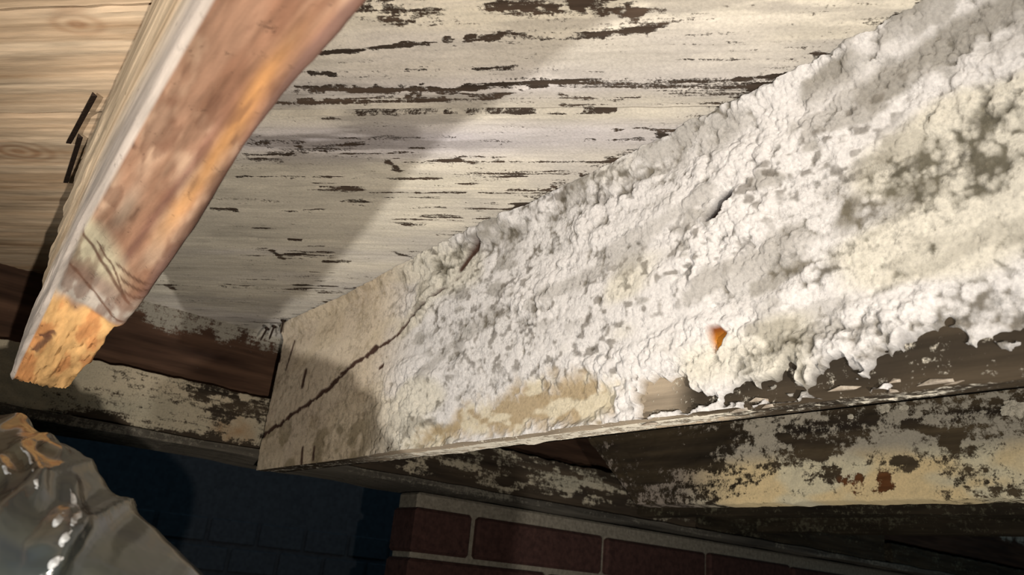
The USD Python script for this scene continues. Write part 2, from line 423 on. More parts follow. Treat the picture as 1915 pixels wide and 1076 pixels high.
T_LOW, T_HIGH = -3.2, 3.6
k0 = -5
for k in range(k0, 15):
    s0, s1 = S0 + k * PITCH, S0 + (k + 1) * PITCH
    r_ = np.random.default_rng(100 + k)
    sm = (s0 + s1) / 2
    # where the board's middle crosses the crawl space (x -1.6 .. 3.0, y -1 .. 3.62)
    ts = sorted([(x - NP[0] * sm) / DP[0] for x in (-1.6, 5.4)])
    ty = sorted([(y - NP[1] * sm) / DP[1] for y in (-1.0, 3.95)])
    a, b = max(ts[0], ty[0]), min(ts[1], ty[1])
    if b - a < 0.15:
        continue
    va = sorted([(x - NP[0] * sm) / DP[0] for x in (-0.25, 1.42)])
    va = (max(a, va[0]), min(b, va[1]))
    seen = 0.7 < s1 and s0 < 3.9 and va[1] - va[0] > 0.05
    st = graded(0, (a, va[0], 0.06), (va[0], va[1], 0.0055), (va[1], b, 0.06)) if seen else np.linspace(a, b, 12)
    gap, lift = r_.uniform(0.006, 0.009) + (0.010 if k in (-1, 0) else 0), r_.uniform(-0.004, 0.004)
    w = PITCH - gap
    prof = prof_rect(w, 0.06, 0.004, 0.02, 0.0036 if seen else 0.05, 0.02, 0.1)

    def disp(S, A, B, sd, s0=s0, seen=seen, k=k):
        s = s0 + A
        e = 0.004 * (f2(S * 1.1, s * 46, 4, 7) - 0.5) + 0.002 * (f2(S * 20, s * 60, 2, 9) - 0.5)
        edge = np.minimum(A, w - A)
        e = e * (sd == 1) - 0.006 * (sd != 1) * f2(S * 9, np.full_like(S, k * 3.3), 3, 70)
        return e

    V, F, S, A, B, sd = extrude(prof, st, (np.array([*(NP * (s0 + gap / 2)), 1.0 + lift]), [*DP, 0], [*NP, 0], [0, 0, 1]), disp)
    wood, mould, cover = plank_look(V[:, 0], V[:, 1])
    tone = r_.uniform(0.9, 1.08)
    put("plank", (V, F), M_PLANK, ceiling, smooth=True, attrs={"wood": wood * tone, "mould": mould, "cover": cover})

# ------------------------------------------------------------------ the rim board and the sill at the far end
YS = 3.41
rim = thing("rim_board", label="dark brown rim board in the shadowed recess above the mouldy sill", category="board")
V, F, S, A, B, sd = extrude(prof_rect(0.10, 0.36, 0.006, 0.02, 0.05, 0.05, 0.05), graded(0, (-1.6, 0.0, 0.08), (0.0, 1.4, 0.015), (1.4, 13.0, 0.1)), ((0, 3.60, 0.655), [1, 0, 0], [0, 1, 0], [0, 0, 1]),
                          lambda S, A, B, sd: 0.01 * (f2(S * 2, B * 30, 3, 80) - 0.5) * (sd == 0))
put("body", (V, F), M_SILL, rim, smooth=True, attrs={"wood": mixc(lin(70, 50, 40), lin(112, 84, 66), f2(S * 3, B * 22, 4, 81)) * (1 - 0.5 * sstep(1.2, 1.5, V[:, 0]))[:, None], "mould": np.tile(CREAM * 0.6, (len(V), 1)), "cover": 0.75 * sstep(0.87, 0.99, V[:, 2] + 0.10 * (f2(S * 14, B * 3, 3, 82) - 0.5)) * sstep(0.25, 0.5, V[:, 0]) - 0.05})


def sill_look(x, z, seed):
    cover = 0.84 + 0.55 * (f2(x * 5, z * 12, 5, seed) - 0.5) - 0.25 * sstep(0.0, 1.0, np.abs(z - 0.55) / 0.14) * f2(x * 9, z * 9, 3, seed + 4)
    cover -= 0.5 * sstep(0.5, 0.66, f2(x * 9, z * 26, 4, seed + 9)) * sstep(0.62, 1.1, x)
    cover -= 0.8 * (1 - sstep(0.0, 0.05, z - 0.425 + 0.05 * (f2(x * 7, z * 0 + 3, 3, seed + 5) - 0.5))) * sstep(0.35, 0.6, x)
    cover -= 0.30 * sstep(1.3, 1.6, x)
    mould = mixc(lin(186, 178, 156), lin(212, 198, 172), f2(x * 3, z * 8, 4, seed + 6))
    rust = sstep(0.0, 0.05, 0.09 - np.hypot((x - 1.08) / 1.4, (z - 0.50)))
    mould = mixc(mould, lin(170, 120, 62), 0.7 * rust * f2(x * 20, z * 20, 3, 90))
    wood = mixc(lin(58, 50, 42), lin(84, 72, 58), f2(x * 3, z * 20, 4, seed + 7))
    return wood, mould, cover


def sill_piece(x0, x1, dx, label, seed, look, depth=0.4, z0=0.435, z1=0.668):
    s = thing("sill_beam", label=label, category="beam")
    V, F, S, A, B, sd = extrude(prof_rect(depth, z1 - z0, 0.012, 0.006, 0.03, 0.1, 0.02), np.arange(x0, x1 + 1e-6, dx), ((0, YS, z0), [1, 0, 0], [0, 1, 0], [0, 0, 1]),
                              lambda S, A, B, sd: 0.012 * (f2(S * 4, B * 20, 4, seed) - 0.5) + 0.008 * (f2(S * 22, B * 30, 3, seed + 2) - 0.5))
    w, m, c = look(V[:, 0], V[:, 2], seed)
    put("body", (V, F), M_SILL, s, smooth=True, attrs={"wood": w, "mould": m, "cover": c})
    return s


sill_piece(-1.6, 4.14, 0.009, "long sill beam with patchy grey mould that the joist ends bear on", 200, sill_look)


def dark_look(x, z, seed):
    c = 0.25 + 0.5 * (f2(x * 5, z * 14, 5, seed) - 0.5)
    return mixc(lin(42, 36, 28), lin(70, 60, 46), f2(x * 3, z * 20, 4, seed + 1)), np.tile(lin(110, 104, 84), (len(x), 1)), c


sill_piece(4.17, 6.5, 0.012, "dark short sill beam butted against the long one at right", 230, dark_look)
sill_piece(6.62, 13.0, 0.03, "olive-brown sill beam past the black gap at far right", 240, dark_look, z1=0.60)
top_plate = thing("rim_board", label="dark plank standing on edge along the wall top above the right-hand sills", category="board")
put("body", box(4.0, 13.5, 3.80, 3.9, 0.4, 1.05), M_SOIL, top_plate)
mud = thing("mudsill_board", label="thin grey ledger board edge running under the sill beams above the bricks", category="board")
V, F, S, A, B, sd = extrude(prof_rect(0.42, 0.040, 0.006, 0.008, 0.03, 0.05, 0.05), np.arange(-1.6, 13.0, 0.03), ((0, YS - 0.05, 0.392), [1, 0, 0], [0, 1, 0], [0, 0, 1]),
                          lambda S, A, B, sd: 0.014 * (f2(S * 3, B * 9, 4, 250) - 0.5))
put("body", (V, F), M_SILL, mud, smooth=True, attrs={"wood": mixc(lin(66, 62, 56), lin(104, 98, 88), f2(S * 3, B * 40, 4, 251)), "mould": np.tile(lin(140, 134, 120), (len(V), 1)), "cover": 0.3 + 0.5 * (f2(S * 4, B * 9, 4, 252) - 0.5)})


# ------------------------------------------------------------------ the white mouldy joist
JX, JW, JB = 1.20, 0.115, 0.34
Y0, Y1 = -0.9, 3.36


def face(pts):                                             # pixels on the joist's left face -> (y, z)
    return on(0, JX, pts)[:, 1:]


white = thing("floor_joist", label="thick floor joist furred all over with fluffy white mould", category="joist")
WEDGE = face([(775, 832), (860, 772), (1000, 725), (1100, 702), (1166, 738), (1162, 768), (1000, 803), (850, 824)])
BLOCK = face([(1214, 716), (1290, 716), (1292, 748), (1214, 764)])
DARK = face([(1290, 768), (1290, 735), (1360, 740), (1425, 722), (1480, 690), (1500, 712), (1570, 690), (1640, 672), (1690, 645), (1760, 628), (1790, 655), (1840, 640), (1915, 628), (1990, 600), (2300, 520), (2300, 720), (1915, 728), (1600, 745)])
HOLE = face([(1372, 370), (1358, 388), (1338, 412)])
ORANGE = face([(1336, 616), (1352, 612), (1367, 624), (1362, 648), (1348, 664), (1340, 640)])
SMUDGE = face([(1600, 380), (1580, 415)])
SMUDGE2 = face([(1420, 540), (1475, 515), (1500, 500)])
SMUDGE3 = face([(1415, 620), (1450, 625), (1485, 608)])
CRACK = face([(488, 822), (530, 792), (600, 741), (650, 694), (700, 657), (750, 622), (800, 572), (830, 547), (900, 500)])
BANDS = [(face(p), w, k) for p, w, k in (
    ([(1230, 300), (1300, 262), (1390, 235)], 0.035, 0.5), ([(1130, 490), (1250, 420), (1330, 370)], 0.03, 0.35), ([(1640, 185), (1760, 110), (1915, 15)], 0.035, 0.75),
    ([(1000, 570), (1100, 520), (1200, 470)], 0.03, 0.4), ([(1500, 250), (1620, 190), (1760, 120)], 0.02, 0.45), ([(1300, 560), (1400, 500), (1500, 440)], 0.025, 0.5),
    ([(1550, 360), (1640, 310), (1720, 260)], 0.02, 0.35), ([(800, 700), (860, 640), (930, 590)], 0.03, 0.4), ([(1700, 520), (1800, 470), (1915, 430)], 0.022, 0.35), ([(1430, 610), (1600, 570), (1700, 530)], 0.014, 0.3))]
SLITS = [(face(p), w) for p, w in (([(553, 640), (537, 692)], 0.014), ([(574, 695), (568, 722)], 0.022), ([(527, 660), (525, 676)], 0.016), ([(568, 840), (566, 868)], 0.016), ([(590, 838), (588, 860)], 0.014), ([(640, 700), (665, 685)], 0.008),
                                  ([(713, 690), (720, 684)], 0.012))]
RED = face([(866, 505), (885, 480), (906, 456)])


def joist_bottom(S, A, B, sd):
    return np.zeros_like(S)


prof = prof_rect(JW, 1 - JB - 0.004, 0.012, 0.010, 0.01, 0.02, 0.03)
st = graded(0, (Y0, 0.3, 0.05), (0.3, 1.5, 0.008), (1.5, Y1, 0.012))


def white_disp(S, A, B, sd):
    e = 0.006 * (f2(S * 2, B * 14, 4, 300) - 0.5)
    e += (sd == 1) * (-0.14 * A * (1.15 - 0.45 * np.clip(S - 0.9, 0, 1))) + 0.008 * (f2(S * 16, A * 50 + B * 8, 4, 303) - 0.5) * (sd == 1)
    return e


V, F, S, A, B, sd = extrude(prof, st, ((JX, 0, JB), [0, 1, 0], [1, 0, 0], [0, 0, 1]), white_disp)
pale = sstep(0.85, 1.0, V[:, 1]) * (1 - sstep(2.2, 2.6, V[:, 1]))
wood = mixc(lin(44, 38, 31), lin(78, 67, 53), f2(S * 2, B * 20 + A * 20, 4, 304))
wood = mixc(wood, lin(200, 182, 158), (pale * np.where(sd == 1, 1.0, 0.55 * (S > 0))) * sstep(0.85, 1.2, S + 0.5 * (f2(S * 5, A * 60, 3, 305) - 0.5)))
put("body", (V, F), M_JOIST, white, smooth=True, attrs={"wood": wood, "mould": np.tile(CREAM, (len(V), 1)), "cover": np.where(sd == 1, 0.30 + 0.7 * (f2(S * 5, A * 40, 4, 306) - 0.5) + 0.35 * pale, 0.1)})

# the mould itself: a relief of overlapping puffs over the side of the joist, thin or absent where the wood shows
ys = graded(0, (Y0, 0.30, 0.03), (0.30, 0.9, 0.0021), (0.9, 1.6, 0.0031), (1.6, 2.4, 0.005), (2.4, Y1, 0.008))
zs = np.concatenate([np.arange(JB + 0.002, 0.992, 0.0032), [0.996]])
yy, zz = np.meshgrid(ys, zs, indexing="ij")
P = np.stack([yy.ravel(), zz.ravel()], 1)
smooth_end = sstep(2.05, 2.5, yy)                           # the far end is only dusted
big, mid, small = puffs(yy, zz, 0.040, 1), puffs(yy, zz, 0.020, 2), puffs(yy, zz, 0.010, 3)
swell = f2(yy * 2.2 + zz, zz * 4, 4, 310)
fuzz = f2(yy * 40, zz * 40, 3, 311)
amt = (0.35 + 0.9 * sstep(0.35, 0.7, f2(yy * 3.2, zz * 7, 4, 312))) * (1 - 0.85 * smooth_end)
hgt = 0.004 + amt * (0.0115 * big + 0.0065 * mid + 0.004 * small) + 0.020 * (swell - 0.35) * (1 - 0.6 * smooth_end) + 0.003 * (fuzz - 0.5)
hgt += 0.030 * sstep(0.90, 1.0, zz + 0.05 * (f2(yy * 6, zz * 3, 3, 313) - 0.5)) ** 2      # bridges the corner to the boards
jag = 0.05 * (f2(yy * 16, zz * 16, 4, 314) - 0.5).ravel() + 0.025 * (mid.ravel() - 0.5)
def inside(poly, soft=0.012):
    return sstep(-soft, soft, sd_poly(P, poly) + jag).reshape(yy.shape)
dark, wedge, block = inside(DARK), inside(WEDGE, 0.03), inside(BLOCK, 0.006)
def stroke(line, w, jit=0.5):
    return (1 - sstep(0.5 * w, 1.3 * w, d_poly(P, line) + jit * 0.3 * jag)).reshape(yy.shape)
hole, orange = stroke(HOLE, 0.013, 0.3), sstep(-0.004, 0.004, sd_poly(P, ORANGE)).reshape(yy.shape)
crackw = d_poly(P + 0.020 * np.stack([f2(yy * 12, zz * 12, 3, 331).ravel() - 0.5, f2(yy * 12, zz * 12, 3, 332).ravel() - 0.5], 1), CRACK).reshape(yy.shape) + 0.012 * (f2(yy * 40, zz * 40, 3, 330) - 0.5)
crack = 1 - sstep(0.003, 0.010, crackw - 0.004 * sstep(1.8, 2.8, yy))
crack = crack * sstep(1.75, 2.3, yy + 0.5 * (fuzz - 0.5))
slit = np.max([stroke(l, w * 0.7, 0.2) for l, w in SLITS] + [stroke(RED, 0.014)], axis=0)
hgt = np.maximum(hgt * (1 - 0.75 * wedge), 0.006)
pit = np.clip(hole + orange + crack + slit, 0, 1)
hgt = hgt * (1 - pit) + 0.005 * pit - 0.035 * dark - 0.030 * block
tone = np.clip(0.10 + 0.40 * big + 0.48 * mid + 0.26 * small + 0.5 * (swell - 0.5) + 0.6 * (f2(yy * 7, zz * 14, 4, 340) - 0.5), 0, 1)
grey = np.zeros_like(yy)
for line, w, k in BANDS:
    grey = np.maximum(grey, k * stroke(line, w, 2.0))
grey = np.maximum(grey, 0.9 * stroke(SMUDGE, 0.028, 1.5)); grey = np.maximum(grey, 0.7 * stroke(SMUDGE2, 0.022, 1.0)); grey = np.maximum(grey, 0.6 * stroke(SMUDGE3, 0.016, 1.0))
mott = 0.55 * sstep(0.54, 0.74, f2(yy * 11 + 4 * zz, zz * 22 - 3 * yy, 4, 347)) * sstep(0.35, 0.6, f2(yy * 2.6, zz * 4, 3, 348)) * (1 - smooth_end)
grey = np.maximum(grey, mott)
grey = np.maximum(grey, 0.8 * sstep(0.90, 0.985, zz + 0.06 * (f2(yy * 9, zz * 9, 3, 349) - 0.5)) * sstep(0.38, 0.62, f2(yy * 8, zz * 12, 4, 350)) * (1 - smooth_end))
speck = 0.8 * sstep(0.62, 0.86, f2(yy * 40, zz * 46, 3, 341)) * sstep(0.45, 0.7, f2(yy * 3, zz * 5, 3, 342)) * (1 - smooth_end)
tint = sstep(0.42, 0.62, f2(yy * 2.4, zz * 4.5, 3, 343))
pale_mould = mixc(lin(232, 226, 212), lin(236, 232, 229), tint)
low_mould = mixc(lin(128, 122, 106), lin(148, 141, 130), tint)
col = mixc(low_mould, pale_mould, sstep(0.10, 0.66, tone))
col = mixc(col, mixc(lin(206, 188, 160), lin(188, 168, 140), f2(yy * 5, zz * 9, 3, 344)), 0.85 * smooth_end)
col = mixc(col, lin(138, 124, 98), 0.75 * smooth_end * sstep(0.5, 0.7, f2(yy * 9, zz * 12, 4, 345)) * sstep(0.0, 0.2, 0.62 - zz))
col = mixc(col, lin(122, 114, 96), np.clip(0.85 * grey, 0, 1))
col = mixc(col, lin(96, 86, 70), 0.8 * speck)
col = mixc(col, mixc(lin(182, 160, 122), lin(224, 212, 184), sstep(0.4, 0.65, f2(yy * 14, zz * 30, 4, 346))), 0.9 * wedge)
col = mixc(col, lin(150, 134, 110), 0.9 * block)
col = mixc(col, lin(58, 50, 40), dark)
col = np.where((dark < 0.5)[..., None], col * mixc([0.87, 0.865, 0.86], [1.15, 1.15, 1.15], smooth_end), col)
col = mixc(col, lin(46, 34, 30), hole)
col = mixc(col, lin(84, 62, 52), np.maximum(slit, crack))
col = mixc(col, mixc(lin(120, 62, 26), lin(196, 128, 40), sstep(0.47, 0.51, 0.51 - (zz - 0.475))), orange)
pts = np.stack([JX - hgt, yy, zz], -1)
v, f = sheet(pts)
f = f[:, ::-1] if np.cross(v[f[0, 1]] - v[f[0, 0]], v[f[0, 2]] - v[f[0, 0]])[0] > 0 else f
bare = (hgt < -0.016).ravel() & (dark.ravel() > 0.5)
f = f[~bare[f].all(1)]
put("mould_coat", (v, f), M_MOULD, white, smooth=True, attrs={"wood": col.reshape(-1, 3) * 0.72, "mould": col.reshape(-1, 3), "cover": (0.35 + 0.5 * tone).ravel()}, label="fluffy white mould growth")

# splinters hanging from the lower edge
rng = np.random.default_rng(12)
for k in range(18):
    y = rng.uniform(0.38, 1.45)
    ln, wd = rng.uniform(0.02, 0.06), rng.uniform(0.003, 0.008)
    a = rng.normal(0, 0.25)
    q = np.array([[0, 0, 0], [ln, wd * 0.2, 0], [ln * 0.5, wd, 0.002], [ln * 0.6, wd * 0.5, 0.008], [0, wd * 0.6, 0.004]])
    m = trimesh.convex.convex_hull(q)
    m.apply_transform(trimesh.transformations.rotation_matrix(a + math.pi / 2, [0, 0, 1]) @ trimesh.transformations.rotation_matrix(rng.uniform(-0.5, 0.5), [1, 0, 0]))
    m.apply_translation((JX + rng.uniform(-0.006, 0.03), y, JB + rng.uniform(-0.004, 0.018)))
    put("splinter", m, M_SPLINTER, white)


def nail(parent, top, tip, r=0.0045):
    top, tip = np.array(top), np.array(tip)
    L = np.linalg.norm(tip - top)
    p = np.array([[0, 0], [0.012, 0], [0.012, 0.005], [r, 0.010], [r, L * 0.85], [0.001, L]])
    m = trimesh.creation.revolve(p, sections=10)
    m.apply_transform(trimesh.geometry.align_vectors([0, 0, 1], (tip - top) / L))
    m.apply_translation(top)
    put("nail", m, M_IRON, parent)


for a, b in (((530, 599), (525, 624)), ((513, 610), (503, 636)), ((500, 614), (487, 637))):
    A_, B_ = on(1, 3.30, [a, b])
    nail(white, A_, B_)

# ------------------------------------------------------------------ the next joist, yellowed
XB = 2.37
yellow = thing("floor_joist", label="yellowed floor joist blotched with dark mould, behind the white joist at lower right", category="joist")


def yface(pts):
    return on(0, XB, pts)[:, 1:]


prof = prof_rect(0.12, 1 - JB - 0.004, 0.014, 0.0062, 0.02, 0.05, 0.05)
st = graded(0, (-0.9, 0.7, 0.06), (0.7, 2.0, 0.0075), (2.0, 2.95, 0.010))
V, F, S, A, B, sd = extrude(prof, st, ((XB, 0, JB), [0, 1, 0], [1, 0, 0], [0, 0, 1]),
                          lambda S, A, B, sd: (0.016 * (f2(S * 3, B * 12, 4, 400) - 0.5) + 0.014 * (f2(S * 18, B * 26, 4, 401) - 0.5)) * np.where(sd == 0, 1.0, 0.35 * (sd == 1)))
V[:, 2] += 0.60 * np.clip((V[:, 1] - 2.28) / 0.62, 0, 1) * (1 - np.clip(B / (1 - JB), 0, 1))   # the end has rotted away on a slant
y_, z_ = V[:, 1], V[:, 2]
Pq = np.stack([y_, z_], 1)
RUST = yface([(1570, 900), (1610, 892), (1655, 896), (1660, 918), (1600, 922), (1565, 920)])
YDARK = [(yface(p), w) for p, w in (([(1430, 815), (1470, 820)], 0.02), ([(1530, 850), (1590, 838)], 0.03), ([(1700, 795), (1780, 812)], 0.03), ([(1690, 862), (1698, 868)], 0.03), ([(1560, 880), (1560, 925)], 0.03))]
blot = f2(y_ * 6, z_ * 16, 5, 402)
cover = 0.70 + 1.0 * (blot - 0.5) + 0.5 * (f2(y_ * 16, z_ * 34, 3, 408) - 0.5) - 0.50 * sstep(1.62, 2.15, y_ + 0.5 * (f2(y_ * 3, z_ * 7, 3, 403) - 0.5)) * (0.55 + 0.45 * (z_ > 0.42)) - 0.25 * sstep(0.47, 0.54, z_ + 0.05 * (f2(y_ * 8, z_ * 3, 2, 404) - 0.5))
cover += 0.28 * (1 - sstep(0.40, 0.46, z_)) * (1 - sstep(1.6, 2.0, y_))
for line, w in YDARK:
    cover -= 0.6 * (1 - sstep(0.4 * w, 1.2 * w, d_poly(Pq, line) + 0.05 * (blot - 0.5)))
rust = sstep(-0.02, 0.02, sd_poly(Pq, RUST) + 0.08 * (f2(y_ * 22, z_ * 22, 3, 405) - 0.5))
cover -= 0.9 * rust
wood = mixc(lin(46, 38, 31), lin(92, 78, 58), f2(y_ * 2, z_ * 26, 4, 406))
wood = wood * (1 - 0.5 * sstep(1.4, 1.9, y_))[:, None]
wood = mixc(wood, lin(112, 70, 40), rust)
mould = mixc(lin(238, 214, 166), lin(230, 218, 186), sstep(0.4, 0.6, f2(y_ * 4, z_ * 9, 3, 407)))
mould = mixc(mould, lin(180, 170, 152), sstep(0.44, 0.52, z_))
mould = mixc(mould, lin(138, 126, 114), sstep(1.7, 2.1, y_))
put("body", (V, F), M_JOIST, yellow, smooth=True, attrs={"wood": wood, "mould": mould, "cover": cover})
for px, py, r in ((1895, 765, 0.028), (1690, 762, 0.014), (1655, 765, 0.018), (1486, 777, 0.011), (1592, 780, 0.012), (1560, 750, 0.014)):   # puffs of white mould
    c = on(0, XB, [(px, py)])[0]
    m = trimesh.creation.icosphere(4, r * 0.75)
    m.vertices *= 1 + 0.9 * (f2(m.vertices[:, 1] * 110 + px, m.vertices[:, 2] * 110 + m.vertices[:, 0] * 40, 3, 410) - 0.5)[:, None]
    m.apply_scale((0.5, 1.25, 0.95)); m.apply_translation(c)
    put("mould_puff", m, M_MOULD, yellow, smooth=True, attrs={"wood": np.tile(lin(170, 160, 140), (len(m.vertices), 1)), "mould": np.tile(lin(214, 204, 184), (len(m.vertices), 1)), "cover": np.full(len(m.vertices), 0.6)}, label="round white mould puff")

for k, (x0, words) in enumerate(((3.54, "dark unlit floor joist just behind the yellowed one at lower right"), (4.71, "fourth floor joist in the dark, farthest to the right"))):
    dj = thing("floor_joist", label=words, category="joist")
    V, F, S, A, B, sd = extrude(prof_rect(0.12, 1 - JB - 0.004, 0.014, 0.02, 0.03, 0.05, 0.05), np.arange(-0.9, 3.37, 0.02), ((x0, 0, JB + 0.10 + 0.04 * k), [0, 1, 0], [1, 0, 0], [0, 0, 1]),
                              lambda S, A, B, sd: 0.016 * (f2(S * 3, B * 12, 4, 430) - 0.5) * (sd < 2))
    V[:, 2] = np.minimum(V[:, 2], 0.996)
    w, m, c = dark_look(V[:, 1], V[:, 2], 440 + k)
    put("body", (V, F), M_JOIST, dj, smooth=True, attrs={"wood": w, "mould": m, "cover": c})

# ------------------------------------------------------------------ the clean brown joist at the left
BX, BW, BB = 0.098, 0.130, 0.50
brown = thing("floor_joist", label="clean brown timber joist with a pale planed side at upper left", category="joist")
prof = prof_rect(BW, 1 - BB - 0.012, 0.010, 0.006, 0.0028, 0.03, 0.03)
YE = 2.19                                                  # it is broken off here: the split end sags and hangs free
st = graded(0, (-0.9, 0.35, 0.05), (0.35, YE, 0.0062))


def sag(pts):
    """Pixels on the sagging underside -> (x, y)."""
    out = []
    for p in pts:
        z = 0.5
        for _ in range(12):
            q = on(2, z, [p])[0]
            z = 0.5 * z + 0.5 * np.interp(q[1], [-0.9, 1.25, 1.58, YE], [0.5, 0.49, 0.415, 0.335])
        out.append(q[:2])
    return np.array(out)


def brown_disp(S, A, B, sd):
    e = 0.006 * (f2(S * 1.5, A * 30 + B * 20, 3, 500) - 0.5)
    rough_end = sstep(1.62, 1.72, S)
    e += (sd == 1) * ((0.003 + 0.008 * rough_end) * (f2(S * 14, A * 60, 4, 501) - 0.5) + 0.012 * rough_end * (f2(S * 9, A * 130, 4, 504) - 0.5))
    e += (sd == 1) * 0.010 * (1 - sstep(1.60, 1.66, S + 0.15 * A)) * sstep(0.9, 1.2, S) + (sd == 0) * 0.010 * rough_end * (f2(S * 6, B * 40, 4, 502) - 0.5)
    return e


V, F, S, A, B, sd = extrude(prof, st, ((BX, 0, BB), [0, 1, 0], [1, 0, 0], [0, 0, 1]), brown_disp)
y0_ = V[:, 1].copy()
zl, zr = np.interp(y0_, [-0.9, 1.45, 1.72, YE], [0.5, 0.5, 0.425, 0.335]), np.interp(y0_, [-0.9, 0.8, 1.05, 1.45, YE], [0.505, 0.505, 0.477, 0.400, 0.335])
ua = np.clip(A / BW, 0, 1)
drop = BB - (zl * (1 - ua) + zr * ua)
V[:, 2] -= drop * (1 - np.clip(B / (1 - BB), 0, 1))
V[:, 0] += np.interp(y0_, [0.4, 1.5, YE], [-0.006, 0.022, 0.042]) - 0.006 * ua
V[:, 1] += sstep(YE - 0.08, YE, y0_) * 0.05 * (f2(A * 40 + 3, B * 14, 3, 503) - 0.5)
u, y_ = A / BW, V[:, 1]
Pb = np.stack([V[:, 0], V[:, 1]], 1)
g = f2(y_ * 1.4, A * 40, 4, 510)
pal = mixc(lin(176, 124, 96), lin(206, 160, 130), sstep(0.3, 0.7, f2(y_ * 4, A * 26, 4, 511)))
pal = mixc(pal, lin(150, 100, 76), 0.7 * sstep(0.5, 0.7, f2(y_ * 7, A * 22, 4, 512)))
u_or = u + 0.10 * (f2(y_ * 3, A * 8, 3, 513) - 0.5)
pal = mixc(pal, lin(222, 152, 92), 0.75 * np.exp(-((u_or - 0.78) / 0.08) ** 2) * sstep(0.62, 0.8, y_) * (1 - sstep(1.10, 1.32, y_)))
pal = mixc(pal, lin(140, 92, 76), 0.75 * np.exp(-((u_or - 0.64) / 0.045) ** 2) * sstep(0.8, 1.0, y_) * (1 - sstep(1.4, 1.5, y_)))
pal = mixc(pal, lin(126, 90, 80), 0.8 * sstep(0.88, 0.97, u_or))
pal = mixc(pal, lin(206, 176, 150), 0.5 * np.exp(-((u - 0.32) / 0.09) ** 2 - ((y_ - 1.22) / 0.10) ** 2))
pal = mixc(pal, lin(232, 206, 170), 0.9 * sstep(-0.02, 0.03, 0.06 - np.hypot((y_ - 1.44) * 0.6, (u - 0.15) * 0.10)))
waist = sstep(1.50, 1.56, y_ + 0.10 * u) * (1 - sstep(1.66, 1.72, y_ + 0.12 * u))
pal = mixc(pal, mixc(lin(176, 142, 122), lin(206, 180, 162), sstep(1.56, 1.60, y_ + 0.08 * u)), waist)
tipc = sstep(1.67, 1.73, y_ + 0.12 * u + 0.06 * (f2(y_ * 8, A * 20, 3, 514) - 0.5))
pal = mixc(pal, mixc(lin(226, 172, 108), lin(206, 140, 84), sstep(0.35, 0.65, f2(y_ * 7, A * 34, 4, 515))), tipc)
for line, w in ((sag([(128, 466), (160, 478), (210, 505), (250, 522)]), 0.007), (sag([(105, 520), (160, 540), (235, 570)]), 0.005), (sag([(222, 266), (240, 272)]), 0.010), (sag([(75, 640), (95, 632)]), 0.008), (sag([(60, 665), (90, 640)]), 0.006),
                (sag([(225, 480), (290, 478)]), 0.004), (sag([(235, 495), (285, 492)]), 0.004), (sag([(245, 510), (280, 508)]), 0.004), (sag([(180, 468), (215, 490), (245, 518)]), 0.004)):
    pal = mixc(pal, lin(110, 72, 54), 0.85 * (1 - sstep(0.5 * w, 1.4 * w, d_poly(Pb, line))) * (sd == 1))
sidec = mixc(lin(208, 184, 154), lin(218, 197, 168), f2(y_ * 1.5, B * 40, 4, 520))
sidec = mixc(sidec, lin(188, 178, 172), 0.75 * (1 - sstep(0.07, 0.19, B + 0.03 * (f2(y_ * 5, B * 5, 3, 521) - 0.5))))
sidec = mixc(sidec, lin(196, 156, 110), 0.3 * np.exp(-((B - 0.17) / 0.03) ** 2))
pal = pal * (0.86 + 0.28 * f2(y_ * 18, A * 90, 4, 530))[:, None]
pal = mixc(pal, lin(128, 84, 64), 0.55 * sstep(0.56, 0.72, f2(y_ * 9, A * 44, 4, 531)) * (1 - tipc))
pal = mixc(pal, lin(208, 192, 178), 0.7 * (1 - sstep(0.0, 0.06, u - 0.10 * (f2(y_ * 10, A * 6, 4, 532) - 0.40))))
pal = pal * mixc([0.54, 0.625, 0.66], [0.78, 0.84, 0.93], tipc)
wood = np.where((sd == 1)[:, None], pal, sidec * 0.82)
put("body", (V, F), M_JOIST, brown, smooth=True, attrs={"wood": wood, "mould": wood, "cover": np.zeros(len(V))})
for a, b in (((172, 176), (124, 266)), ((146, 254), (119, 340))):           # dark strips put in for the shaded gap along its top
    q = on(2, 0.982, [a, b])
    c, d = q[0], q[1]
    w = np.array([0, 0, 0.006])
    m = trimesh.convex.convex_hull(np.vstack([c + w, c - w, d + w * 0.6, d - w * 0.6, c + [0.012, 0, 0], d + [0.012, 0, 0]]))
    put("shade_strip", m, M_IRON, brown, label="dark strip for the shaded gap")

# ------------------------------------------------------------------ brick wall under the sill, with the opening at its left
wall = thing("wall_back", kind="structure")
YB = 3.44
put("mortar", box(2.075, 13.0, YB + 0.03, YB + 0.22, -1.3, 0.380), M_MORTAR, wall)
CH, BL, J = 0.238, 0.935, 0.032
for c in range(5):
    top = 0.298 - c * CH
    x = 2.42 - BL * 2 + (0.55 * BL if c % 2 else 0)
    for k in range(9):
        r_ = np.random.default_rng(700 + c * 20 + k)
        x0, x1 = max(x + J / 2, 2.045), x + BL - J / 2
        if x1 - x0 > 0.08 and x0 < 8.5:
            m = box(x0 + r_.uniform(0, .008), x1 - r_.uniform(0, .008), YB - r_.uniform(0, .012), YB + 0.225, top - CH + J, top + r_.uniform(-.008, .004), 0.014)
            put("brick", m, M_BRICK, wall)
        x += BL
right = thing("wall_right", kind="structure")
put("earth_bank", box(10.4, 11.0, -5.0, 8.0, -1.3, 1.15), M_SOIL, right)
far = thing("wall_far", kind="structure")
put("mortar", box(-6, 10, 8.03, 8.4, -1.3, 1.2), M_BLOCK, far)
for c in range(5):
    x = -0.5 + (0.25 if c % 2 else 0)
    while x < 6.2:
        put("block", box(x + 0.02, x + 0.48, 8.0, 8.2, 0.31 - (c + 1) * 0.26 + 0.04, 0.31 - c * 0.26, 0.012), M_BLOCK, far)
        x += 0.5

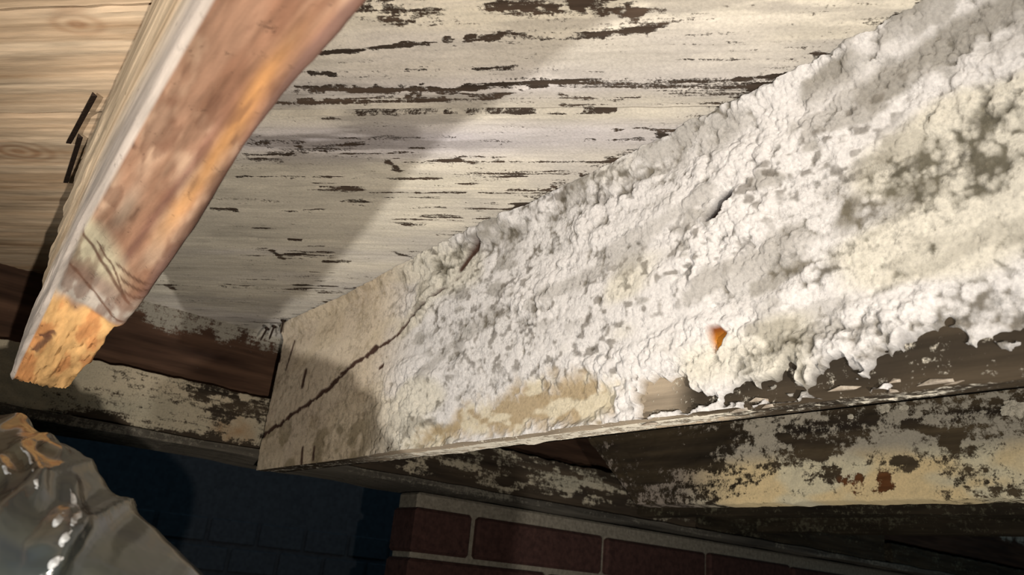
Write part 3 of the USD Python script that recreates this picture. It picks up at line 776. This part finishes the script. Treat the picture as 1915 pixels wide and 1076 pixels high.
# ------------------------------------------------------------------ the crumpled plastic sack in the foreground
M_BAG = usdkit.material(stage, "/World/Looks/smoky_plastic", {
    "geo": ("geometry", {}), "n": ("noise_texture", {"scale": 14.0, "detail": 3.0, "roughness": 0.5, "distortion": 0.8}), "n2": ("noise_texture", {"scale": 60.0, "detail": 2.0}),
    "r": ("rgb_ramp", {"ramp": [(0.3, tuple(lin(38, 42, 46))), (0.55, tuple(lin(60, 62, 54))), (0.75, tuple(lin(80, 77, 62)))]}),
    "b": ("bump", {"strength": 0.25, "distance": 0.004}),
    "p": ("principled_bsdf", {"roughness": 0.17, "specular_ior_level": 0.6, "coat_weight": 0.3, "coat_roughness": 0.12})},
    [("geo.position", "n.vector"), ("geo.position", "n2.vector"), ("n.fac", "r.fac"), ("r.color", "p.base_color"), ("n2.fac", "b.height"), ("b.normal", "p.normal")], surface="p.BSDF")


def at(px, py, dist):
    d = ray(px, py)
    return d / np.linalg.norm(d) * dist


balls = [(at(12, 830, 1.55), 0.045), (at(55, 850, 1.45), 0.04), (at(75, 900, 1.35), 0.06), (at(-120, 850, 1.6), 0.07), (at(-330, 980, 1.5), 0.1), (at(150, 1020, 1.25), 0.06), (at(270, 1130, 1.2), 0.06), (at(0, 1080, 1.1), 0.08), (at(-200, 1180, 1.1), 0.08),
         (at(60, 1000, 1.75), 0.1), (at(420, 1330, 1.2), 0.08)]
balls += [(np.array([p[0], p[1], -1.0]) * np.array([1, 1, 1]), 0.12) for p, _ in balls]
parts = []
for c, r in balls:
    parts.append(trimesh.creation.icosphere(2, r).vertices + c)
hull = trimesh.convex.convex_hull(np.vstack(parts))
man = m3.Manifold(m3.Mesh(np.asarray(hull.vertices, np.float32), np.asarray(hull.faces, np.uint32))).refine_to_length(0.0085)
mm = man.to_mesh()
bag = trimesh.Trimesh(mm.vert_properties[:, :3], mm.tri_verts, process=True)
trimesh.smoothing.filter_taubin(bag, iterations=30)
Vb = np.array(bag.vertices)
Nb = np.array(bag.vertex_normals)
cam_p = Vb @ R                                              # only to set the folds' directions: along the sack's height
fu = Vb[:, 0] * 3.2 - Vb[:, 1] * 1.4
fold = 1 - np.abs(2 * f2(fu * 2.6 + 0.6 * f2(Vb[:, 2] * 3, fu, 2, 600), Vb[:, 2] * 1.6, 3, 601) - 1)
e = 0.018 * (fold ** 3 - 0.4) + 0.006 * (f2(fu * 7, Vb[:, 2] * 7 + Vb[:, 1] * 3, 4, 602) - 0.5)
FOLDS = [([(40, 840), (60, 865), (66, 900), (68, 925)], 0.012), ([(130, 915), (142, 950), (138, 985), (125, 1015), (90, 1070)], 0.012), ([(118, 960), (100, 1000), (80, 1020)], 0.010), ([(0, 870), (22, 890)], 0.012), ([(88, 835), (110, 850)], 0.010)]
Q = np.stack([cam_p[:, 0] / cam_p[:, 2], cam_p[:, 1] / cam_p[:, 2]], 1)
for line, w in FOLDS:
    l = np.array([[(a - CX) / FPX, (b - CY) / FPX] for a, b in line])
    d = d_poly(Q, l)
    e += 0.010 * np.exp(-(d / w) ** 2) * (cam_p[:, 2] > 0) * (Nb[:, 1] < 0.3)
bag.vertices = Vb + Nb * e[:, None]
sack = thing("plastic_sack", label="crumpled smoky plastic sack with painted glints along its creases at lower left", category="sack")
put("sheet", bag, M_BAG, sack, smooth=True)

# highlights on the folds of the film, put in as pale strips
M_GLINT = plain("fold_glint_white", lin(120, 122, 122), lin(190, 190, 188), 260, rough=0.25, bump=0.2)
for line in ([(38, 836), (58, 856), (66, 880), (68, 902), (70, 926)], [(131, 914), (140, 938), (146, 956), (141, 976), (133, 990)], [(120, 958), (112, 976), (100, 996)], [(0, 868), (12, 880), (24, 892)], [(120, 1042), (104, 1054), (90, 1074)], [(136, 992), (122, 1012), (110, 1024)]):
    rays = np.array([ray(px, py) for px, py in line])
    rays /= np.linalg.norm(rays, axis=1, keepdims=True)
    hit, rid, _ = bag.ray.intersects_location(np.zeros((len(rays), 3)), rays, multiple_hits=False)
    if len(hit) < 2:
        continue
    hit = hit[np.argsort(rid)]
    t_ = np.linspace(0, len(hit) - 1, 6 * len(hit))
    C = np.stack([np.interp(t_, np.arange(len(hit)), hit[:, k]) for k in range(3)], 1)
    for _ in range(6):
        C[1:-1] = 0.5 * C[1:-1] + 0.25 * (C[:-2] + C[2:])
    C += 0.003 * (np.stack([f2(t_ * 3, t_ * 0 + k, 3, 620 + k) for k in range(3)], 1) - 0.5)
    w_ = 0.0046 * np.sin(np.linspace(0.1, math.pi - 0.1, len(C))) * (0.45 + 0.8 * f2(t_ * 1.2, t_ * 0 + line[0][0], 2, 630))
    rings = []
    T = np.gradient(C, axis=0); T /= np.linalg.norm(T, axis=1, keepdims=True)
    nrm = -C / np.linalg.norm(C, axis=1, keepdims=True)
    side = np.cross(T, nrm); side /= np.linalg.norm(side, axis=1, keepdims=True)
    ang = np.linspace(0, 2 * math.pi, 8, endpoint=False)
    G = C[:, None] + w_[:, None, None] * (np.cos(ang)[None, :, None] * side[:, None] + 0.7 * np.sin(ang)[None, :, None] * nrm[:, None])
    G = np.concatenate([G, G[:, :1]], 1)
    put("fold_glint", sheet(G), M_GLINT, sack, smooth=True, label="white strip painted as a glint along a fold")
